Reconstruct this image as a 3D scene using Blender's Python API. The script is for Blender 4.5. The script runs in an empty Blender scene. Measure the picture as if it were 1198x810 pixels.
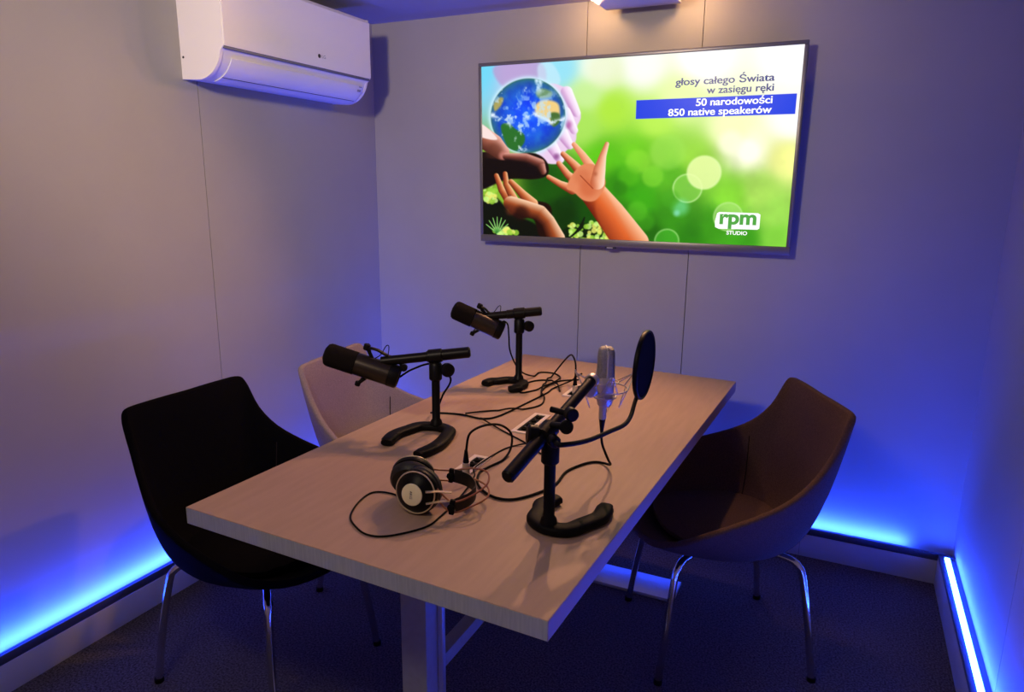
import bpy, bmesh, math, random
import numpy as np
from mathutils import Vector, Matrix
random.seed(4)
sc = bpy.context.scene
C = sc.collection
PI = math.pi

# ------------------------------------------------------------------ camera
cam_d = bpy.data.cameras.new('camera'); cam = bpy.data.objects.new('camera', cam_d); C.objects.link(cam)
yaw, pit, roll = 0.4413, -0.2225, 0.0107
fw = Vector((-math.sin(yaw)*math.cos(pit), math.cos(yaw)*math.cos(pit), math.sin(pit)))
rt = Vector((math.cos(yaw), math.sin(yaw), 0)); up = rt.cross(fw)
r2 = rt*math.cos(roll) + up*math.sin(roll); u2 = up*math.cos(roll) - rt*math.sin(roll)
m = Matrix((r2, u2, -fw)).transposed().to_4x4(); m.translation = Vector((2.0775, -2.8524, 1.4222))
cam.matrix_world = m
cam_d.sensor_fit = 'HORIZONTAL'; cam_d.sensor_width = 36; cam_d.lens = 820.06/1198*36
cam_d.clip_start = 0.02
sc.camera = cam

# ------------------------------------------------------------------ exposure, world
sc.view_settings.view_transform = 'Standard'; sc.view_settings.look = 'None'
sc.view_settings.gamma = 1; sc.view_settings.exposure = 0; sc.view_settings.use_curve_mapping = False
sc.cycles.use_denoising = True
try: sc.cycles.use_light_tree = True
except Exception: pass
w = bpy.data.worlds.new('world'); sc.world = w; w.use_nodes = True
w.node_tree.nodes['Background'].inputs[0].default_value = (0.01, 0.01, 0.012, 1)
w.node_tree.nodes['Background'].inputs[1].default_value = 0.5

LED_COL = (0.013, 0.053, 1.0); LED_WALL = 150.0
WARM = (1.0, 0.60, 0.33)
def light(name, kind, loc, energy, color, parent=None, **kw):
    d = bpy.data.lights.new(name, kind); d.energy = energy; d.color = color
    aim = kw.pop('aim', None)
    for k, v in kw.items(): setattr(d, k, v)
    o = bpy.data.objects.new(name, d); C.objects.link(o); o.location = loc
    if aim is not None:
        o.rotation_euler = (Vector(aim)-Vector(loc)).to_track_quat('-Z', 'Y').to_euler()
    return o
# spots of the square ceiling lamp above the screen, thrown into the room and washed down the wall
for sx in (1.118, 1.468):
    light('lamp_spot', 'SPOT', (sx, -0.135, 2.070), 40, (1.0, 0.51, 0.26), aim=(1.1, -1.75, 0.9), spot_size=math.radians(110), spot_blend=0.7, shadow_soft_size=0.022)
    light('lamp_wash', 'POINT', (sx, -0.15, 2.108), 1.8, (1.0, 0.54, 0.22), shadow_soft_size=0.012)
# ceiling lamp behind the camera
light('room_lamp', 'SPOT', (1.15, -2.75, 2.06), 138, (1.0, 0.79, 0.61), aim=(0.5, -0.4, 1.85), spot_size=math.radians(92), spot_blend=1.0, shadow_soft_size=0.09)

light('room_fill', 'AREA', (1.25, -2.70, 2.10), 9, (1.0, 0.84, 0.58), aim=(1.4, -1.8, 0.7), shape='RECTANGLE', size=0.5, size_y=0.3)  # added fill towards the near table end, no fixture of its own

# ------------------------------------------------------------------ materials
def nmat(name, col, rough=0.5, metal=0.0, emis=None, estr=0, spec=None, coat=None):
    mt = bpy.data.materials.new(name); mt.use_nodes = True
    b = mt.node_tree.nodes['Principled BSDF']
    b.inputs['Base Color'].default_value = (*col, 1); b.inputs['Roughness'].default_value = rough
    b.inputs['Metallic'].default_value = metal
    if spec is not None: b.inputs['Specular IOR Level'].default_value = spec
    if coat: b.inputs['Coat Weight'].default_value = coat
    if emis: b.inputs['Emission Color'].default_value = (*emis, 1); b.inputs['Emission Strength'].default_value = estr
    return mt
def tex(mt, kind='noise', scale=20, stretch=(1,1,1), c0=0.9, c1=1.1, bump=0.0, detail=4, lo=.35, hi=.65):
    nt = mt.node_tree; b = nt.nodes['Principled BSDF']; col = b.inputs['Base Color'].default_value[:]
    tc = nt.nodes.new('ShaderNodeTexCoord'); mp = nt.nodes.new('ShaderNodeMapping'); mp.inputs['Scale'].default_value = stretch
    nt.links.new(tc.outputs['Object'], mp.inputs[0])
    n = nt.nodes.new('ShaderNodeTexNoise'); n.inputs['Scale'].default_value = scale; n.inputs['Detail'].default_value = detail
    nt.links.new(mp.outputs[0], n.inputs['Vector'])
    rp = nt.nodes.new('ShaderNodeValToRGB'); rp.color_ramp.elements[0].position = lo; rp.color_ramp.elements[1].position = hi
    rp.color_ramp.elements[0].color = tuple(c*c0 for c in col[:3])+(1,); rp.color_ramp.elements[1].color = tuple(min(c*c1, 1) for c in col[:3])+(1,)
    nt.links.new(n.outputs['Fac'], rp.inputs[0]); nt.links.new(rp.outputs[0], b.inputs['Base Color'])
    if bump:
        bp = nt.nodes.new('ShaderNodeBump'); bp.inputs['Strength'].default_value = bump; bp.inputs['Distance'].default_value = 0.002
        nt.links.new(n.outputs['Fac'], bp.inputs['Height']); nt.links.new(bp.outputs[0], b.inputs['Normal'])
    return mt
M = {}
M['wall'] = tex(nmat('painted_panel', (0.36, 0.35, 0.335), 0.62), scale=3, c0=.97, c1=1.02)
M['seam'] = nmat('panel_seam', (0.08, 0.08, 0.09), 0.8)
M['ceiling'] = tex(nmat('ceiling_paint', (0.36, 0.34, 0.37), 0.7), scale=4, c0=.97, c1=1.02)
M['carpet'] = tex(nmat('carpet', (0.075, 0.066, 0.078), 0.95, spec=0.1), scale=170, c0=.45, c1=1.7, bump=.8, detail=3)
M['trunk'] = tex(nmat('trunk_face', (0.52, 0.52, 0.53), 0.35, spec=.4), scale=5, c0=.97, c1=1.02)
M['trunk_dark'] = nmat('led_profile_aluminium', (0.10, 0.11, 0.16), 0.4, 0.6)
M['led'] = nmat('led_diffuser', (.5, .5, .5), .4, emis=LED_COL, estr=LED_WALL)
M['led_bright'] = nmat('led_diffuser_bright', (.5, .5, .5), .4, emis=LED_COL, estr=LED_WALL*1.15)
M['table'] = tex(nmat('whitewashed_wood', (0.39, 0.25, 0.175), 0.55), scale=7, stretch=(9, 1, 1), c0=.95, c1=1.04, bump=.03, detail=6)
M['table_end'] = tex(nmat('wood_end_grain', (0.42, 0.44, 0.38), 0.6), scale=30, stretch=(9, 1, .6), c0=.9, c1=1.06, bump=.08)
M['steel_grey'] = tex(nmat('grey_powder_coat', (0.30, 0.295, 0.29), 0.5), scale=60, c0=.95, c1=1.05)
M['steel_bright'] = nmat('brushed_steel', (0.70, 0.70, 0.72), 0.35, 0.7)
M['chrome'] = nmat('chrome', (0.72, 0.72, 0.74), 0.12, 1.0)
M['fabric_black'] = tex(nmat('black_fabric', (0.0028, 0.0024, 0.003), 0.9, spec=0.05), scale=300, c0=.8, c1=1.3, bump=.2)
M['fabric_brown'] = tex(nmat('brown_fabric', (0.095, 0.052, 0.038), 0.9, spec=0.12), scale=300, c0=.8, c1=1.2, bump=.25)
M['fabric_taupe'] = tex(nmat('taupe_fabric', (0.25, 0.19, 0.185), 0.9, spec=0.15), scale=300, c0=.85, c1=1.12, bump=.25)
M['black'] = nmat('black_metal', (0.004, 0.0035, 0.0035), 0.4, 0.0, spec=.12)
M['black_body'] = nmat('mic_body_metal', (0.028, 0.02, 0.014), 0.3, 0.6)
M['foam'] = tex(nmat('black_foam', (0.0045, 0.003, 0.003), 0.95, spec=.1), scale=500, c0=.6, c1=1.5, bump=.5)
M['rubber'] = nmat('black_rubber', (0.003, 0.0025, 0.0025), 0.55, spec=.1)
M['silver'] = nmat('satin_silver', (0.58, 0.53, 0.47), 0.38, 0.6)
M['silver_mesh'] = tex(nmat('silver_grille', (0.30, 0.27, 0.24), 0.55, 0.35), scale=700, c0=.5, c1=1.2, bump=.4)
M['white_plastic'] = nmat('white_plastic', (0.90, 0.86, 0.80), 0.35)
M['white_vane'] = nmat('white_vane', (0.78, 0.78, 0.80), 0.3)
M['dark_gap'] = nmat('dark_gap', (0.02, 0.02, 0.03), 0.7)
M['shade_blue'] = nmat('panel_shade_grey', (0.16, 0.16, 0.20), 0.6)
M['seam_thread'] = nmat('seam_thread', (0.02, 0.013, 0.012), 0.8, spec=.1)
M['cream'] = nmat('cream_disc', (0.90, 0.80, 0.50), 0.35)
M['gold'] = nmat('champagne_ring', (0.70, 0.55, 0.36), 0.3, 0.5)
M['copper'] = nmat('brown_wire_tube', (0.28, 0.085, 0.035), 0.4)
M['leather'] = tex(nmat('black_leather', (0.008, 0.007, 0.007), 0.5, spec=.4), scale=200, bump=.2)
M['plate'] = nmat('ivory_plate', (0.72, 0.60, 0.52), 0.4)
M['tv_frame'] = nmat('grey_tv_bezel', (0.19, 0.18, 0.18), 0.35, 0.5)
M['tv_back'] = nmat('tv_back', (0.02, 0.02, 0.02), 0.6)
M['pop_mesh'] = tex(nmat('pop_mesh', (0.003, 0.003, 0.006), 0.9, spec=.1), scale=900, c0=.5, c1=1.6, bump=.3)
M['lamp_box'] = nmat('lamp_box', (0.45, 0.44, 0.47), 0.5)
M['bulb'] = nmat('lamp_glow', (1, 1, 1), 0.4, emis=(1.0, .72, .42), estr=6)
M['door'] = tex(nmat('door_paint', (0.5, 0.49, 0.48), 0.5), scale=3, c0=.97, c1=1.03)

# ------------------------------------------------------------------ helpers
ROOT = {}   # object name -> inverse world matrix of its root
def link(name, me, mat, parent=None):
    o = bpy.data.objects.new(name, me); C.objects.link(o)
    if mat is not None:
        for mm in (mat if isinstance(mat, (list, tuple)) else [mat]): me.materials.append(mm)
    if parent is not None:
        o.parent = parent
        inv = ROOT.get(parent.name)
        if inv is not None: me.transform(inv); ROOT[o.name] = inv
    return o
def thing(name, label, cat, loc=(0,0,0), rotz=0, group=None, local=False):
    o = bpy.data.objects.new(name, None); C.objects.link(o); o.empty_display_size = .05
    o.location = loc; o.rotation_euler = (0, 0, rotz); o['label'] = label; o['category'] = cat
    if group: o['group'] = group
    if not local: ROOT[o.name] = (Matrix.Translation(Vector(loc)) @ Matrix.Rotation(rotz, 4, 'Z')).inverted()
    return o
def tag(o, label, cat, group=None):
    o['label'] = label; o['category'] = cat
    if group: o['group'] = group
    return o
def catmull(pts, n=8, closed=False):
    P = [Vector(p) for p in pts]; out = []; L = len(P)
    rng = range(L) if closed else range(L-1)
    for i in rng:
        if closed: a, b, c, d = P[(i-1)%L], P[i], P[(i+1)%L], P[(i+2)%L]
        else: a, b, c, d = P[max(i-1,0)], P[i], P[i+1], P[min(i+2,L-1)]
        for k in range(n):
            t = k/n
            out.append(0.5*((2*b)+(c-a)*t+(2*a-5*b+4*c-d)*t*t+(3*b-a-3*c+d)*t**3))
    if not closed: out.append(P[-1].copy())
    return out
class B:
    def __init__(s): s.bm = bmesh.new()
    def box(s, c, size, rot=None, bev=0.0, seg=2, mat=0):
        r = bmesh.ops.create_cube(s.bm, size=1.0); vs = r['verts']
        fs = set(f for v in vs for f in v.link_faces)
        for f in fs: f.material_index = mat
        bmesh.ops.scale(s.bm, vec=size, verts=vs)
        if bev:
            es = list(set(e for v in vs for e in v.link_edges))
            q = bmesh.ops.bevel(s.bm, geom=es, offset=bev, segments=seg, affect='EDGES', profile=.5)
            vs = list(set(v for f in q['faces'] for v in f.verts) | set(v for v in vs if v.is_valid))
        T = Matrix.Translation(Vector(c)) @ (rot.to_4x4() if rot is not None else Matrix.Identity(4))
        bmesh.ops.transform(s.bm, matrix=T, verts=vs)
        return s
    def bx(s, x0, x1, y0, y1, z0, z1, **k):
        return s.box(((x0+x1)/2, (y0+y1)/2, (z0+z1)/2), (abs(x1-x0), abs(y1-y0), abs(z1-z0)), **k)
    def sweep(s, pts, rx, rz=None, seg=10, closed=False, caps=True, upv=None, square=0.0):
        """tube along pts; rx, rz = radius or list of radii; with upv the section is flat to that axis"""
        P = [Vector(p) for p in pts]; L = len(P); rings = []
        prev = None
        for i, p in enumerate(P):
            if closed: t = (P[(i+1)%L]-P[i-1])
            else: t = P[min(i+1, L-1)]-P[max(i-1, 0)]
            if t.length < 1e-9: t = Vector((0,0,1))
            t.normalize()
            if upv is not None: a = t.cross(Vector(upv)).normalized()
            elif prev is None:
                a = t.cross(Vector((0,0,1)) if abs(t.z) < .9 else Vector((1,0,0))).normalized()
            else: a = (prev - t*prev.dot(t)).normalized()
            prev = a; b = a.cross(t).normalized()
            r1 = rx[i] if isinstance(rx, (list, tuple)) else rx
            r3 = (rz[i] if isinstance(rz, (list, tuple)) else rz) if rz is not None else r1
            ring = []
            for k in range(seg):
                th = 2*PI*(k+.5)/seg; cx, cy = math.cos(th), math.sin(th)
                if square: cx = math.copysign(abs(cx)**square, cx); cy = math.copysign(abs(cy)**square, cy)
                ring.append(s.bm.verts.new(p+a*r1*cx+b*r3*cy))
            rings.append(ring)
        n = L if closed else L-1
        for i in range(n):
            A, D = rings[i], rings[(i+1)%L]
            for k in range(seg):
                s.bm.faces.new((A[k], A[(k+1)%seg], D[(k+1)%seg], D[k]))
        if caps and not closed:
            s.bm.faces.new(rings[0][::-1]); s.bm.faces.new(rings[-1])
        return s
    def cyl(s, p0, p1, r0, r1=None, seg=20): return s.sweep([p0, p1], [r0, r1 if r1 is not None else r0], seg=seg)
    def lathe(s, prof, org, axis, seg=28, sy=1.0, side=None):
        """prof: (distance along axis, radius) list"""
        ax = Vector(axis).normalized()
        a = Vector(side).normalized() if side is not None else ax.cross(Vector((0,0,1)) if abs(ax.z) < .9 else Vector((1,0,0))).normalized()
        b = ax.cross(a); rings = []
        for d, r in prof:
            if r < 1e-6: rings.append([s.bm.verts.new(Vector(org)+ax*d)]); continue
            rings.append([s.bm.verts.new(Vector(org)+ax*d+a*r*math.cos(2*PI*k/seg)+b*r*sy*math.sin(2*PI*k/seg)) for k in range(seg)])
        for A, D in zip(rings, rings[1:]):
            for k in range(seg):
                k2 = (k+1) % seg
                if len(A) == 1 and len(D) == 1: continue
                if len(A) == 1: s.bm.faces.new((A[0], D[k2], D[k]))
                elif len(D) == 1: s.bm.faces.new((A[k], A[k2], D[0]))
                else: s.bm.faces.new((A[k], A[k2], D[k2], D[k]))
        if len(rings[0]) > 1: s.bm.faces.new(rings[0][::-1])
        if len(rings[-1]) > 1: s.bm.faces.new(rings[-1])
        return s
    def prism(s, poly, org, ax, ay, depth):
        """poly of (u, v) in plane ax, ay, extruded along ax x ay"""
        ax, ay = Vector(ax), Vector(ay); n = ax.cross(ay).normalized()*depth; o = Vector(org)
        A = [s.bm.verts.new(o+ax*u+ay*v) for u, v in poly]; D = [s.bm.verts.new(o+ax*u+ay*v+n) for u, v in poly]
        s.bm.faces.new(A[::-1]); s.bm.faces.new(D); L = len(A)
        for k in range(L): s.bm.faces.new((A[k], A[(k+1)%L], D[(k+1)%L], D[k]))
        return s
    def out(s, name, mat, parent=None, smooth=True, angle=35):
        bmesh.ops.recalc_face_normals(s.bm, faces=s.bm.faces)
        if smooth:
            for f in s.bm.faces: f.smooth = True
            for e in s.bm.edges:
                if len(e.link_faces) == 2 and e.calc_face_angle(0) > math.radians(angle): e.smooth = False
        me = bpy.data.meshes.new(name); s.bm.to_mesh(me); s.bm.free()
        return link(name, me, mat, parent)
def struct(o): o['kind'] = 'structure'; return o
def flat_text(body, bold):
    cu = bpy.data.curves.new('lettering', 'FONT'); cu.body = body; cu.size = 1; cu.offset = bold
    t = bpy.data.objects.new('tmp', cu); C.objects.link(t)
    dg = bpy.context.evaluated_depsgraph_get(); me = bpy.data.meshes.new_from_object(t.evaluated_get(dg))
    bpy.data.objects.remove(t); bpy.data.curves.remove(cu)
    return me
def text_mesh(name, body, mat, parent, org, ax, ay, w=None, h=None, bold=0.0, strike=0):
    """flat lettering; its box is fitted to width w / letter size h with its origin at the lower left"""
    me = flat_text(body.replace('ę', 'e'), bold)
    if 'ę' in body:      # the letter e with its hook drawn below
        bm = bmesh.new(); bm.from_mesh(me)
        for k, ch in enumerate(body):
            if ch == 'ę':
                pm = flat_text(body[:k+1].replace('ę', 'e'), bold); x1 = max(v.co.x for v in pm.vertices); bpy.data.meshes.remove(pm)
                bm.faces.new([bm.verts.new((x1+u, v, 0)) for u, v in ((-.06,.03),(-.15,.01),(-.23,-.05),(-.25,-.13),(-.20,-.20),(-.08,-.21),(-.08,-.15),(-.15,-.145),(-.175,-.10),(-.14,-.04),(-.06,0))])
        bm.to_mesh(me); bm.free()
    if strike:           # second, slightly shifted stroke for a heavier weight
        bm = bmesh.new(); bm.from_mesh(me); q = bmesh.ops.duplicate(bm, geom=bm.verts[:]+bm.edges[:]+bm.faces[:])
        for v in q['geom']:
            if isinstance(v, bmesh.types.BMVert): v.co.x += strike
        bm.to_mesh(me); bm.free()
    xs = [v.co.x for v in me.vertices]; x0, x1 = min(xs), max(xs)
    sx = w/(x1-x0); sy = (h if h else sx)
    ax, ay, org = Vector(ax), Vector(ay), Vector(org)
    for v in me.vertices: v.co = org+ax*((v.co.x-x0)*sx)+ay*(v.co.y*sy)
    me.name = name
    return link(name, me, mat, parent)

# ------------------------------------------------------------------ room shell
W, H, YF = 2.5525, 2.147, -3.45
TH = 0.10
def panel_wall(name, axis, cuts, lo, hi, z0=0, z1=H):
    """wall of abutting panels with a fine dark seam between them"""
    b = B(); g = 0.0014
    ed = [lo]+cuts+[hi]
    for a, c in zip(ed, ed[1:]):
        a2 = a+(g if a != lo else 0); c2 = c-(g if c != hi else 0)
        if axis == 'back': b.bx(a2, c2, 0, .03, z0, z1)
        if axis == 'front': b.bx(a2, c2, YF-.03, YF, z0, z1)
        if axis == 'left': b.bx(-.03, 0, a2, c2, z0, z1)
        if axis == 'right': b.bx(W, W+.03, a2, c2, z0, z1)
    if axis == 'back': b.bx(lo, hi, .0301, TH, z0, z1, mat=1)
    if axis == 'front': b.bx(lo, hi, YF-TH, YF-.0301, z0, z1, mat=1)
    if axis == 'left': b.bx(-TH, -.0301, lo, hi, z0, z1, mat=1)
    if axis == 'right': b.bx(W+.0301, W+TH, lo, hi, z0, z1, mat=1)
    return struct(b.out(name, [M['wall'], M['seam']], smooth=False))
panel_wall('wall_back', 'back', [1.049, 1.508], 0, W)
panel_wall('wall_left', 'left', [-3.01, -2.01, -1.013], YF, 0)
panel_wall('wall_right', 'right', [-2.8, -1.85, -0.853], YF, 0)
panel_wall('wall_front', 'front', [1.0, 2.0], 0, W)
struct(B().bx(-TH, W+TH, YF-TH, TH, -.08, 0).out('floor', M['carpet'], smooth=False))
struct(B().bx(-TH, W+TH, YF-TH, TH, H, H+.08).out('ceiling', M['ceiling'], smooth=False))

# cable trunking along the foot of the walls, with LED strips shining up the wall
TD, TZ = 0.053, 0.122
def trunk(side):
    if side == 'left':  # x from wall, y along
        f = lambda a0, a1, d0, d1, z0, z1: (d0, d1, a0, a1, z0, z1); A0, A1 = YF, 0.0
    elif side == 'right':
        f = lambda a0, a1, d0, d1, z0, z1: (W-d1, W-d0, a0, a1, z0, z1); A0, A1 = YF, -TD-.001
    else:
        f = lambda a0, a1, d0, d1, z0, z1: (a0, a1, -d1, -d0, z0, z1); A0, A1 = TD+.001, W-.001
    b = B(); b.bx(*f(A0, A1, 0, TD, 0, .094 if side != 'right' else .108), bev=.0015)
    face = b.out('baseboard_'+side, M['trunk']); struct(face)
    p = B()
    if side == 'right':   # lies flat: lips either side of the visible diffuser
        p.bx(*f(A0, A1, .036, TD, .108, TZ), bev=.001); p.bx(*f(A0, A1, 0.0, .017, .108, TZ-.002), bev=.001)
        p.bx(*f(A0, A1, .017, .036, .108, .112)); p.bx(*f(A1-.012, A1, .002, TD-.002, .109, TZ), bev=.001)
        L0, L1, d0, d1, z = -2.4, A1-.016, .0185, .0345, TZ+.001
    else:                 # deeper lip on the room side hides the strip
        p.bx(*f(A0, A1, TD-.010, TD, .094, TZ), bev=.0012); p.bx(*f(A0, A1, 0.0, TD-.010, .094, .100))
        L0, L1, d0, d1, z = (-2.4, A1-.06, .010, .030, .108) if side == 'left' else (.07, 2.40, .010, .030, .108)
    pr = p.out('led_profile', M['trunk_dark'], face)
    if side == 'right':
        s = B().bx(*f(L0, L1, d0, d1, .1122, z), bev=.002); s.out('led_strip', M['led_bright'], pr, smooth=False)
    else:                 # slanted diffuser turned towards the wall, dark on its back
        pf = [(.0418, .1228), (.024, .1035), (.024, .1005), (.0418, .1005)]
        s = B()
        vs = [[s.bm.verts.new((u, a, v) if side == 'left' else (a, -u, v)) for u, v in pf] for a in (L0, L1)]
        for k in range(4):
            fc = s.bm.faces.new((vs[0][k], vs[0][(k+1)%4], vs[1][(k+1)%4], vs[1][k])); fc.material_index = 0 if k == 0 else 1
        for q in vs: s.bm.faces.new(q).material_index = 1
        s.out('led_strip', [M['led'], M['trunk_dark']], pr, smooth=False)
    if side == 'back':
        j = B()
        for x in (2.03, 1.0): j.bx(x, x+.0012, -TD-.0004, -TD+.001, .004, .092)
        j.out('joint', M['seam'], face, smooth=False)
for s_ in ('left', 'back', 'right'): trunk(s_)

# a door in the wall behind the camera
dr = B().bx(.35, 1.2, YF+.001, YF+.035, 0, 2.02, bev=.003).out('door_1', M['door']); struct(dr)
hb = B(); hb.lathe([(0, .024), (.006, .024), (.007, .01), (.045, .01)], (1.13, YF+.035, 1.0), (0,1,0)); hb.sweep([(1.13, YF+.08, 1.0), (1.01, YF+.082, 1.0)], .009)
hb.out('door_handle', M['steel_bright'], dr)

# ------------------------------------------------------------------ square lamp above the screen
lb = thing('ceiling_lamp', 'square box lamp fixed under the ceiling above the television', 'ceiling lamp', (1.292, -.22, H))
B().bx(1.150, 1.437, -.37, -.073, 2.088, H, bev=.002).out('housing', M['lamp_box'], lb)
for sx in (1.118, 1.468):
    h_ = B().lathe([(0, .012), (.003, .016), (.020, .016), (.024, .012)], (sx, -.135, 2.118), (0,0,1)).out('spot_head', M['white_plastic'], lb)
    B().cyl((sx, -.135, 2.140), (sx, -.135, H), .006).out('stem', M['white_plastic'], h_)
    B().lathe([(0, 0), (.0005, .008), (.003, .010)], (sx, -.135, 2.1148), (0,0,1)).out('bulb', M['bulb'], h_)
lb2 = thing('ceiling_lamp', 'rectangular ceiling lamp near the door behind the viewer', 'ceiling lamp', (1.15, -2.75, H))
B().bx(.88, 1.42, -2.92, -2.58, 2.115, H, bev=.003).out('housing', M['lamp_box'], lb2)

# ------------------------------------------------------------------ air conditioner on the left wall
ac = thing('air_conditioner', 'white split air conditioner high on the left wall', 'air conditioner', (0, -.68, 1.9))
ya, yb = -1.072, -.292
def loft(prof, y0, y1, name, mat, parent, bev=0):
    b = B(); b.prism(prof, (0, y0, 0), (1,0,0), (0,0,1), -(y1-y0)) if False else b.prism(prof, (0, y1, 0), (1,0,0), (0,0,1), (y1-y0))
    return b.out(name, mat, parent)
arc = lambda cx, cz, rx, rz, a0, a1, n=10: [(cx+rx*math.cos(math.radians(a0+(a1-a0)*k/n)), cz+rz*math.sin(math.radians(a0+(a1-a0)*k/n))) for k in range(n+1)]
body = [(0.0, 1.768)]+[(.06, 1.764)]+arc(.075, 1.864, .105, .100, -88, -14, 12)+[(.186, 1.852), (.186, 2.085), (0, 2.085)]
loft(body, ya+.012, yb-.012, 'body', M['white_vane'], ac)
for e0, e1 in ((ya, ya+.012), (yb-.012, yb)):
    loft([(0.0, 1.766), (.06, 1.762)]+arc(.075, 1.864, .108, .103, -88, -10, 12)+[(.194, 1.858), (.194, 2.088), (0, 2.088)], e0, e1, 'side_cover', M['white_plastic'], ac)
fp = loft([(.186, 1.866), (.198, 1.860), (.201, 1.866), (.201, 2.075), (.190, 2.088), (.186, 2.088)], ya+.002, yb-.002, 'front_panel', M['white_plastic'], ac)
B().bx(.1865, .196, ya+.004, yb-.004, 1.852, 1.8612, bev=.001).out('panel_shade', M['shade_blue'], ac)  # shade below the panel's lower edge, put in as a grey-blue strip
# vane following the lower curve
vo = arc(.075, 1.864, .110, .105, -82, -20, 12); vi = arc(.075, 1.864, .1055, .1005, -20, -82, 12)
loft(vo+vi, ya+.05, yb-.03, 'air_vane', M['white_vane'], ac)
b = B()
for (px_, pz_) in (vo[4],): b.sweep([(px_+.0006, ya+.05, pz_-.0006), (px_+.0006, yb-.03, pz_-.0006)], .0009, seg=6)
b.out('vane_line', M['dark_gap'], ac)
lg = B().lathe([(0, .0075), (.0008, .0075)], (.2006, -.613, 1.900), (1,0,0)).out('badge', M['dark_gap'], fp)
text_mesh('lettering', 'LG', M['steel_grey'], fp, (.2020, -.600, 1.8945), (0,1,0), (0,0,1), w=.022, h=.016)
dp = B()
dp.box((.176, -.345, 1.808), (.001, .022, .010), rot=Matrix.Rotation(math.radians(25), 3, 'Y'), bev=.0003)
dp.box((.184, -.345, 1.822), (.001, .018, .004), rot=Matrix.Rotation(math.radians(20), 3, 'Y'), bev=.0003)
dp.out('indicator', M['steel_grey'], ac)
B().lathe([(0, .004), (.001, .004)], (.012, ya, 1.835), (0,-1,0)).out('screw', M['dark_gap'], ac)

# ------------------------------------------------------------------ television
# outer corners (front plane), tilted slightly forward at the top
xl, xr = .603, 1.889; TB = Vector((0, -.0655, 1.189)); TT = Vector((0, -.0895, 1.928))
tv = thing('television', 'large flat television with grey bezel on the back wall showing hands and globe', 'television', (1.246, 0, 1.56))
ty = (TT-TB); TVH = ty.length; ty.normalize(); tx = Vector((1,0,0)); tn = tx.cross(ty)   # tn points into the room (-y)
if tn.y > 0: tn = -tn
def tvp(u, v, d=0): return Vector((xl+u, 0, 0))+TB+ty*v+tn*d      # metres from the lower left corner
TVW = xr-xl
bz = B(); rotm = Matrix((tx, ty, -tn)).transposed() if tx.cross(ty).dot(-tn) > 0 else Matrix((tx, ty, tn)).transposed()
def tbox(b, u0, u1, v0, v1, d0, d1, **k): return b.box(tvp((u0+u1)/2, (v0+v1)/2, (d0+d1)/2), (u1-u0, v1-v0, abs(d1-d0)), rot=rotm, **k)
BT, BB_, BS = .014, .030, .014
tbox(bz, 0, TVW, TVH-BT, TVH, -.02, .004, bev=.002); tbox(bz, 0, TVW, 0, BB_, -.02, .004, bev=.002)
tbox(bz, 0, BS, BB_, TVH-BT, -.02, .004, bev=.002); tbox(bz, TVW-BS, TVW, BB_, TVH-BT, -.02, .004, bev=.002)
bz.out('bezel', M['tv_frame'], tv)
bk = B(); tbox(bk, .004, TVW-.004, .004, TVH-.004, -.03, -.004, bev=.003); tbox(bk, .3, TVW-.3, .08, .5, -.05, -.028, bev=.004); bk.out('back_cover', M['tv_back'], tv)
mb = B(); mb.bx(1.1, 1.4, -.040, -.0005, 1.40, 1.62, bev=.003); mb.out('wall_bracket', M['tv_back'], tv)
sn = B(); tbox(sn, .575, .62, -.008, .004, -.012, .003, bev=.002); sn.out('sensor_bar', M['tv_back'], tv)
sb = B(); tbox(sb, .585, .61, -.006, -.002, .003, .0036); sb.out('status_light', M['steel_bright'], tv)
# picture: coordinates traced on the screen in a flat frame, carried to (s, t) by a homography
SC = [(67,100), (1140,42), (1092,733), (75,670)]; ST = [(0,0), (1,0), (1,1), (0,1)]
A_ = []; b_ = []
for (x, y), (s, t) in zip(SC, ST):
    A_.append([x, y, 1, 0, 0, 0, -s*x, -s*y]); b_.append(s); A_.append([0, 0, 0, x, y, 1, -t*x, -t*y]); b_.append(t)
Hm = np.append(np.linalg.solve(np.array(A_, float), np.array(b_, float)), 1).reshape(3, 3)
Hi = np.linalg.inv(Hm)
def st(x, y): q = Hm @ np.array([x, y, 1.0]); return q[0]/q[2], q[1]/q[2]
NX, NY = 540, 304
S_, T_ = np.meshgrid(np.linspace(0, 1, NX), np.linspace(0, 1, NY))
Q = np.einsum('ij,jab->iab', Hi, np.stack([S_, T_, np.ones_like(S_)])); X = Q[0]/Q[2]; Y = Q[1]/Q[2]
bgp = [(60,100,110,215,245),(180,110,190,200,240),(330,110,150,225,245),(450,110,240,250,235),(600,110,250,250,245),(800,80,255,255,255),(1100,80,255,255,255),
 (1100,300,255,252,250),(900,330,245,252,190),(960,400,255,255,225),(420,200,200,240,150),(500,250,175,232,60),(650,300,185,240,80),(720,220,230,248,170),(600,400,110,205,25),(480,420,90,190,20),
 (540,500,50,150,10),(600,560,60,170,15),(700,640,55,145,20),(300,500,25,85,8),(350,600,12,50,4),(430,600,20,80,6),(780,420,150,215,60),(700,480,90,185,30),(900,550,130,208,50),(1000,540,170,222,90),(1050,620,150,210,80),(1090,430,235,238,140),
 (850,650,55,140,20),(760,690,40,120,15),(1060,700,125,200,60),(950,700,60,160,25),(400,300,170,228,90),(100,500,140,190,50),(640,680,30,100,10),(540,620,45,120,15),(660,400,130,210,50)]
num = np.zeros((NY, NX, 3)); den = np.zeros((NY, NX, 1))
for x, y, r, g, bb in bgp:
    wgt = (1/(((X-x)**2+(Y-y)**2)/900+1)**2)[..., None]; num += wgt*np.array([r, g, bb]); den += wgt
I = num/den
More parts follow.
